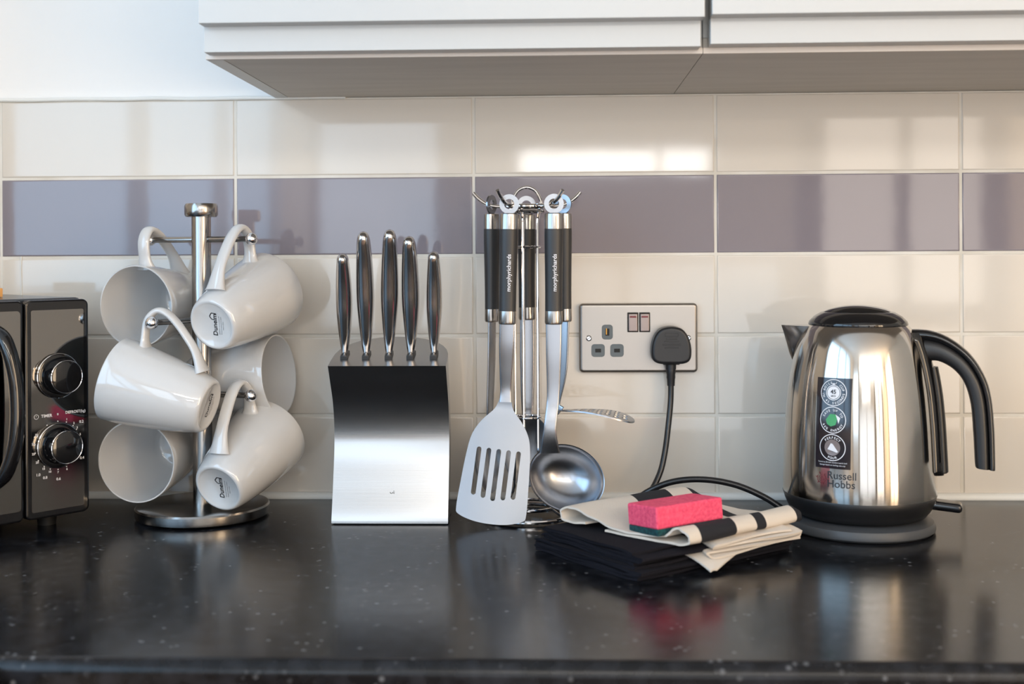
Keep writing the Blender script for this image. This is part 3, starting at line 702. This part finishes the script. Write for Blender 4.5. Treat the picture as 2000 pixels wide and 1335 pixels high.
# print on the body: flat artwork wrapped round the steel (s along the surface, z up)
def wrap(mb, phi, z0, off=.0004):
    out = []
    for v in mb.v:
        z = z0 + v.y; r = body_r(z) + off; an = phi + v.x / body_r(z); out.append(Vector((r * math.sin(an), -r * math.cos(an), z)))
    mb.v = out; return mb
LR = math.radians(KROT)
PH = math.radians(-33.0) - LR            # azimuth of the sticker, measured from the viewer's side
ZS = .1245
def grid(w, h, nx, ny):
    v = [(-w / 2 + w * i / nx, -h / 2 + h * j / ny, 0) for j in range(ny + 1) for i in range(nx + 1)]
    return MB().add(v, [(j * (nx + 1) + i, j * (nx + 1) + i + 1, (j + 1) * (nx + 1) + i + 1, (j + 1) * (nx + 1) + i) for j in range(ny) for i in range(nx)])
stk = wrap(grid(.0380, .0945, 12, 16), PH, ZS, .0004).build('sticker', M_STICK, kt)
def arc_text(s, R, mid, size, flip=False):
    mb = MB(); step = size * .78 / R; n = len(s)
    for i, ch in enumerate(s):
        if ch == ' ': continue
        a = mid + (-(i - (n - 1) / 2) * step if not flip else (i - (n - 1) / 2) * step)
        t = text_mb(ch, size, .00006); rot = a - PI / 2 if not flip else a + PI / 2
        M = T_((R * math.cos(a), R * math.sin(a), 0)) @ Matrix.Rotation(rot, 4, 'Z'); mb.add([M @ v for v in t.v], t.f)
    return mb
white = MB()
def addw(mb, dz): white.add(wrap(mb, PH, ZS + dz, .0007).v, mb.f)
for dz, top, bot in ((.0320, 'BOILS 1 CUP', 'IN 45 SECONDS'), (.0035, 'SAVE UP TO', '66% ENERGY'), (-.0252, 'PERFECT', 'POUR')):
    addw(ring_mb(.0132, .0140, 40), dz); addw(arc_text(top, .0103, PI / 2, .0034), dz); addw(arc_text(bot, .0110, -PI / 2, .0034, True), dz)
addw(ring_mb(.0072, .0080, 32), .0320); addw(rect_mb(.0030, .0014, 0, .0090), .0320)
addw(disc_mb(.0066), .0320)
addw(text_mb('Tested to British standard quick boil', .0021), -.0408); addw(text_mb('Savings based on boiling one cup', .0021), -.0436)
white.build('sticker_lettering', M_WHITE, stk, smooth=False)
t = text_mb('45', .0062, .0001); ink = MB(); ink.add(wrap(t.xf(T_((0, .0008, 0))), PH, ZS + .0320, .0010).v, t.f)
t = text_mb('SECS', .0024, .00005); ink.add(wrap(t.xf(T_((0, -.0036, 0))), PH, ZS + .0320, .0010).v, t.f)
ink.build('sticker_numerals', M_INK, stk, smooth=False)
wrap(MB().add([(-.0075, .000, 0), (-.003, .0062, 0), (.003, .0060, 0), (.0048, .001, 0), (.003, -.0050, 0), (-.002, -.0068, 0), (-.006, -.0045, 0)], [(0, 6, 5, 4, 3, 2, 1)]), PH, ZS + .0035, .0007).build('sticker_leaf', M_LEAF, stk, smooth=False)
wrap(MB().add([(.003, .0060, 0), (.0080, .0025, 0), (.0062, -.0035, 0), (.0048, .001, 0)], [(0, 3, 2, 1)]), PH, ZS + .0035, .0007).build('sticker_leaf', M_WHITE, stk, smooth=False)
wrap(disc_mb(.0085), PH, ZS - .0252, .0007).build('sticker_picture', M_STPIC, stk, smooth=False)
wrap(MB().add([(-.005, -.002, 0), (-.0015, .0045, 0), (.0005, .004, 0), (.0062, -.004, 0), (.005, -.005, 0)], [(0, 4, 3, 2, 1)]), PH, ZS - .0252, .0010).build('sticker_picture', M_WHITE, stk, smooth=False)
lg = MB()
for s, dz in (('Russell', 0), ('Hobbs', -.0088)):
    t = text_mb(s, .0112, .00004); xs = [v.x for v in t.v]; t.xf(T_((-min(xs), 0, 0))); lg.add(wrap(t, math.radians(-36.5) - LR, .0700 + dz, .0004).v, t.f)
lg.build('brand_lettering', M_INK, kt, smooth=False)
em = MB()
for k in range(3): t = ring_mb(.0012 + .0017 * k, .0016 + .0017 * k, 20, .5 + k, .5 + k + 4.6); em.add(wrap(t.xf(T_((0, 0, 0))), math.radians(-41.5) - LR, .0662, .0004).v, t.f)
for k in range(6): t = rect_mb(.0006, .0022); t.xf(Rz(60 * k + 20) @ T_((0, .0056, 0))); em.add(wrap(t, math.radians(-41.5) - LR, .0662, .0004).v, t.f)
em.build('brand_emblem', mat('emblem_red', lin(120, 40, 48), .4), kt, smooth=False)
for zt, rr_ in ((.035, True), (.0245, False)):
    t = ring_mb(.0012, .0017, 16) if rr_ else rect_mb(.0006, .003)
    an = math.radians(62) - LR; R0 = .0808 if rr_ else .0763
    t.v = [Vector(((R0 + .0006) * math.sin(an + v.x / R0), -(R0 + .0006) * math.cos(an + v.x / R0), zt + v.y)) for v in t.v]
    t.build('switch_mark', M_WHITE, kt, smooth=False)

# ------------------------------------------------------------------ towels and sponge
ANG = math.atan2(.617, .787)                 # long side of the pile
F0 = Vector((.1790, -.386, 0))
E2 = Vector((.787, .617, 0)); E1 = Vector((-.617, .787, 0))
def cloth(path, th, length, nx=14, wob=.0008, skew=0.0, seed=1, n=5, endj=.002):
    """a sheet bent along path (y, z) and extruded along x (0..length)"""
    rnd = random.Random(seed); P = catmull([(0, y, z) for y, z in path], n); N = len(P); mb = MB(); rings = []
    ph = [rnd.uniform(0, 6.28) for _ in range(6)]
    for j in range(nx + 1):
        x = length * j / nx; top, bot = [], []
        for i, p in enumerate(P):
            t = (P[min(i + 1, N - 1)] - P[max(i - 1, 0)]).normalized(); nn = Vector((0, -t.z, t.y))
            w = wob * (math.sin(x * 70 + ph[0] + i * .35) + math.sin(x * 41 + ph[1] + i * .21) * .8)
            ex = endj * math.sin(i * .9 + ph[2]) * (1 if j in (0, nx) else 0)
            q = Vector((x + ex + skew * p.y, p.y + w * .5, max(p.z + w * .5 * min(1, p.z / .004), th * .5 + .0002)))
            top.append(q + nn * th / 2); bot.append(q - nn * th / 2)
        rings.append(top + bot[::-1])
    return mb.loft(rings)
def serp(width, layers, pitch, z0, jit, seed):
    rnd = random.Random(seed); pts = []
    for k in range(layers):
        z = z0 + k * pitch; a, b = rnd.uniform(0, jit), width - rnd.uniform(0, jit)
        row = [(a + .004, z), (a + width * .3, z + rnd.uniform(-.0004, .0004)), (a + width * .65, z + rnd.uniform(-.0004, .0004)), (b - .004, z)]
        if k % 2: row = row[::-1]
        pts += row
        if k < layers - 1: pts.append(((b + .0012) if k % 2 == 0 else (a - .0012), z + pitch / 2))
    return pts
tw = thing('folded_towel', 'black cotton tea towel folded flat on the worktop, lowest of the pile', 'towel', F0, ANG, 'cloths piled in front of the kettle')
cloth(serp(.160, 4, .0031, .0017, .007, 3), .0026, .208, 16, .0006, seed=3).build('folded_cloth', M_TOWEL, tw)
tw2 = thing('folded_towel', 'black cotton tea towel folded on top of the other black towel', 'towel', F0 + E2 * .005 + E1 * .006 + Vector((0, 0, .0126)), ANG, 'cloths piled in front of the kettle')
cloth(serp(.150, 4, .0031, .0017, .008, 9), .0026, .200, 16, .0006, seed=5).build('folded_cloth', M_TOWEL, tw2)
pt = thing('printed_towel', 'cream cotton towel with black leaf print folded loosely under the sponge', 'towel', F0 + E2 * .044 + E1 * .006 + Vector((.015, 0, .0252)), ANG + .03, 'cloths piled in front of the kettle')
cloth([(.095, .0020), (.060, .0018), (.030, .0018), (.006, .0020), (-.003, .0065), (.001, .0135), (.010, .0162), (.0175, .0130), (.024, .0080), (.040, .0058), (.065, .0048), (.085, .0062), (.108, .0120), (.130, .0190), (.143, .0195), (.150, .0130), (.146, .0060), (.132, .0050), (.118, .0062)],   .0022, .164, 18, .0006, skew=-.2, seed=8, n=6, endj=.001).build('folded_cloth', M_PRINT, pt)
nk = thing('folded_napkin', 'cream edged cloth bunched in folds at the front right of the pile', 'cloth', F0 + E2 * .078 + E1 * (-.006) + Vector((0, 0, .0120)), ANG - .08, 'cloths piled in front of the kettle')
# folds run along the pile's long side; the open edges face the viewer
def fold_stack():
    mb = MB(); path = [(.112, .0135), (.06, .0125), (.020, .0118), (.010, .0098), (.020, .0078), (.07, .0092), (.120, .0105), (.128, .0085), (.118, .0062), (.06, .0052), (.012, .0048), (.004, .0024), (.014, .0004), (.07, .0018), (.126, .0045)]
    P = catmull([(x, 0, z) for x, z in path], 6); N = len(P); rings = []
    for j in range(9):
        y = .052 * j / 8; top, bot = [], []
        for i, p in enumerate(P):
            t = (P[min(i + 1, N - 1)] - P[max(i - 1, 0)]).normalized(); nn = Vector((-t.z, 0, t.x)); w = .0006 * math.sin(y * 150 + i * .5)
            q = Vector((p.x + .25 * y * (i / N), y + .0035 * math.sin(i * .33), p.z + w + .14 * y)); top.append(q + nn * .0010); bot.append(q - nn * .0010)
        rings.append(top + bot[::-1])
    return mb.loft(rings)
fold_stack().build('folded_cloth', M_CREAMC, nk)
flap = MB(); rows = []
for j in range(7):
    t = j / 6; y = .030 - .044 * t
    x0, x1 = -.012 + .006 * t, .105 - .103 * t; z = .0045 - .0015 * t - .010 * t * t
    rows.append([Vector((x0, y, z)), Vector((x0 * .6 + x1 * .4, y, z + .0012)), Vector((x1, y, z + .0004)), Vector((x1, y, z - .0014)), Vector((x0 * .6 + x1 * .4, y, z - .0008)), Vector((x0, y, z - .0020))])
flap.loft(rows).build('corner_flap', M_CREAMC, nk)
sg = thing('sponge', 'pink sponge with green scouring layer lying on the printed towel', 'sponge', (.1985, -.3450, .0332), ANG - .10)
fm = MB().box((0, 0, .0065), (.082, .048, .0280), .0022, 3); fm.build('foam', M_PINK, sg)
MB().box((.0004, .0004, 0), (.0816, .0476, .0070), .0012, 2).build('scouring_layer', M_GREEN, sg)
sg.rotation_euler = (math.radians(-4.5), math.radians(-1), ANG - .10)

# ------------------------------------------------------------------ microwave
mw = thing('microwave', 'glossy black microwave oven with two dials cut by the left edge', 'microwave', (-.430, -.150, 0), math.atan2(.763, .646))
W_, H0, H1, DP = .44, .0155, .2565, .215
cs = MB().box((-W_, .012, H0 + .002), (0.0005, DP, H1 + .0015), .006, 3); cs.build('case', M_MWCASE, mw)
cp = MB().prism(rrect(-.0735, .001, H0, H1, .007, 5), 0, .0135, .002, 2).build('control_panel', M_BLKG, mw, ang=40)
MB().prism(rrect(-.0670, -.0055, H0 + .008, H1 - .011, .002, 3), -.0006, .004).build('panel_glass', M_MIRROR, cp)
dr = MB().prism(rrect(-W_, -.0755, H0, H1, .006, 5), 0, .0135, .002, 2).build('door', M_BLKG, mw, ang=40)
MB().prism(rrect(-W_ + .03, -.0790, H0 + .012, H1 - .011, .004, 4), -.0006, .004).build('door_glass', M_MIRROR, dr)
hp = catmull([(-.110, -.004, .226), (-.103, -.016, .215), (-.0965, -.024, .180), (-.0945, -.026, .142), (-.0965, -.024, .105), (-.103, -.016, .074), (-.110, -.004, .062)], 6)
MB().tube(hp, .0075, 14, flat=(1.0, 1.2)).build('door_handle', M_BLKG, dr)
for z in (.172, .0945):
    kn = MB().lathe([(0, 0), (.0245, 0), (.0250, .0020), (.0246, .0034), (.0232, .0042), (.0200, .0042), (.0192, .0060), (.0186, .0205), (.0178, .0222), (.0160, .0230), (0, .0234)], 56)
    kn.xf(T_((-.0370, -.0004, z)) @ Rx(90)); k = kn.build('dial', M_BLKG, mw, ang=40)
    rm = [((.0244 * math.cos(2 * PI * q / 56)), (.0244 * math.sin(2 * PI * q / 56)), .0030) for q in range(56)]
    MB().tube(rm, .0007, 6, closed=True).xf(T_((-.0370, -.0004, z)) @ Rx(90)).build('dial_rim', M_CHROME, k)
    rm = [((.0180 * math.cos(2 * PI * q / 56)), (.0180 * math.sin(2 * PI * q / 56)), .0220) for q in range(56)]
    MB().tube(rm, .0006, 6, closed=True).xf(T_((-.0370, -.0004, z)) @ Rx(90)).build('dial_rim', M_CHROME, k)
lt = MB()
def put(mb, x, z): mb.xf(T_((x, -.0012, z)) @ Rx(90)); lt.add(mb.v, mb.f)
put(text_mb('TIMER', .0046, .00012), -.0500, .1285); put(ring_mb(.0022, .0027, 20), -.0618, .1285); put(rect_mb(.0004, .0016), -.0618, .1290)
put(text_mb('DEFROST(kg)', .0042, .00012), -.0160, .1300)
zc = .0945
for s, a, R in (('0', 90, .0345), ('1', 68, .0300), ('2', 48, .0305), ('3', 35, .0300), ('5', 18, .0300), ('35', 152, .0300), ('30', 172, .0310), ('25', 192, .0310), ('20', 212, .0305), ('15', 233, .0300), ('10', 250, .0300), ('7', 270, .0300), ('6', 292, .0300)):
    put(text_mb(s, .0034, .0001), -.0370 + R * math.cos(math.radians(a)) * .93, zc + R * math.sin(math.radians(a)))
for a in (90, 68, 48, 35, 18, 0, -18, 152, 172, 192, 212, 233, 250, 270, 292, 118):
    put(disc_mb(.0007, 8), -.0370 + .0268 * math.cos(math.radians(a)), zc + .0268 * math.sin(math.radians(a)))
for s, x, z in (('0.2', -.0090, zc + .0235), ('0.4', -.0085, zc - .0175), ('0.6', -.0365, zc - .0375), ('0.8', -.0520, zc - .0340), ('1.0', -.0600, zc - .0300)): put(text_mb(s, .0042, .0001), x, z)
lt.build('panel_lettering', M_WHITE, cp, smooth=False)
for x, y in ((-.03, .04), (-.41, .04), (-.03, .18), (-.41, .18)):
    MB().cyl((x, y, 0), (x, y, H0 + .004), .010, .012, 20).build('foot', M_BLKD, mw)
bx = thing('card_box', 'orange card box on the microwave just inside the left edge', 'box', (-.5445, -.1290, .2582), math.atan2(.763, .646))
MB().box((-.09, -.015, 0), (.0, .015, .0105), .001).build('carton', M_ORANGE, bx)
MB().box((-.06, -.0155, .003), (-.02, -.0148, .008)).build('carton_label', M_CREAMC, bx)
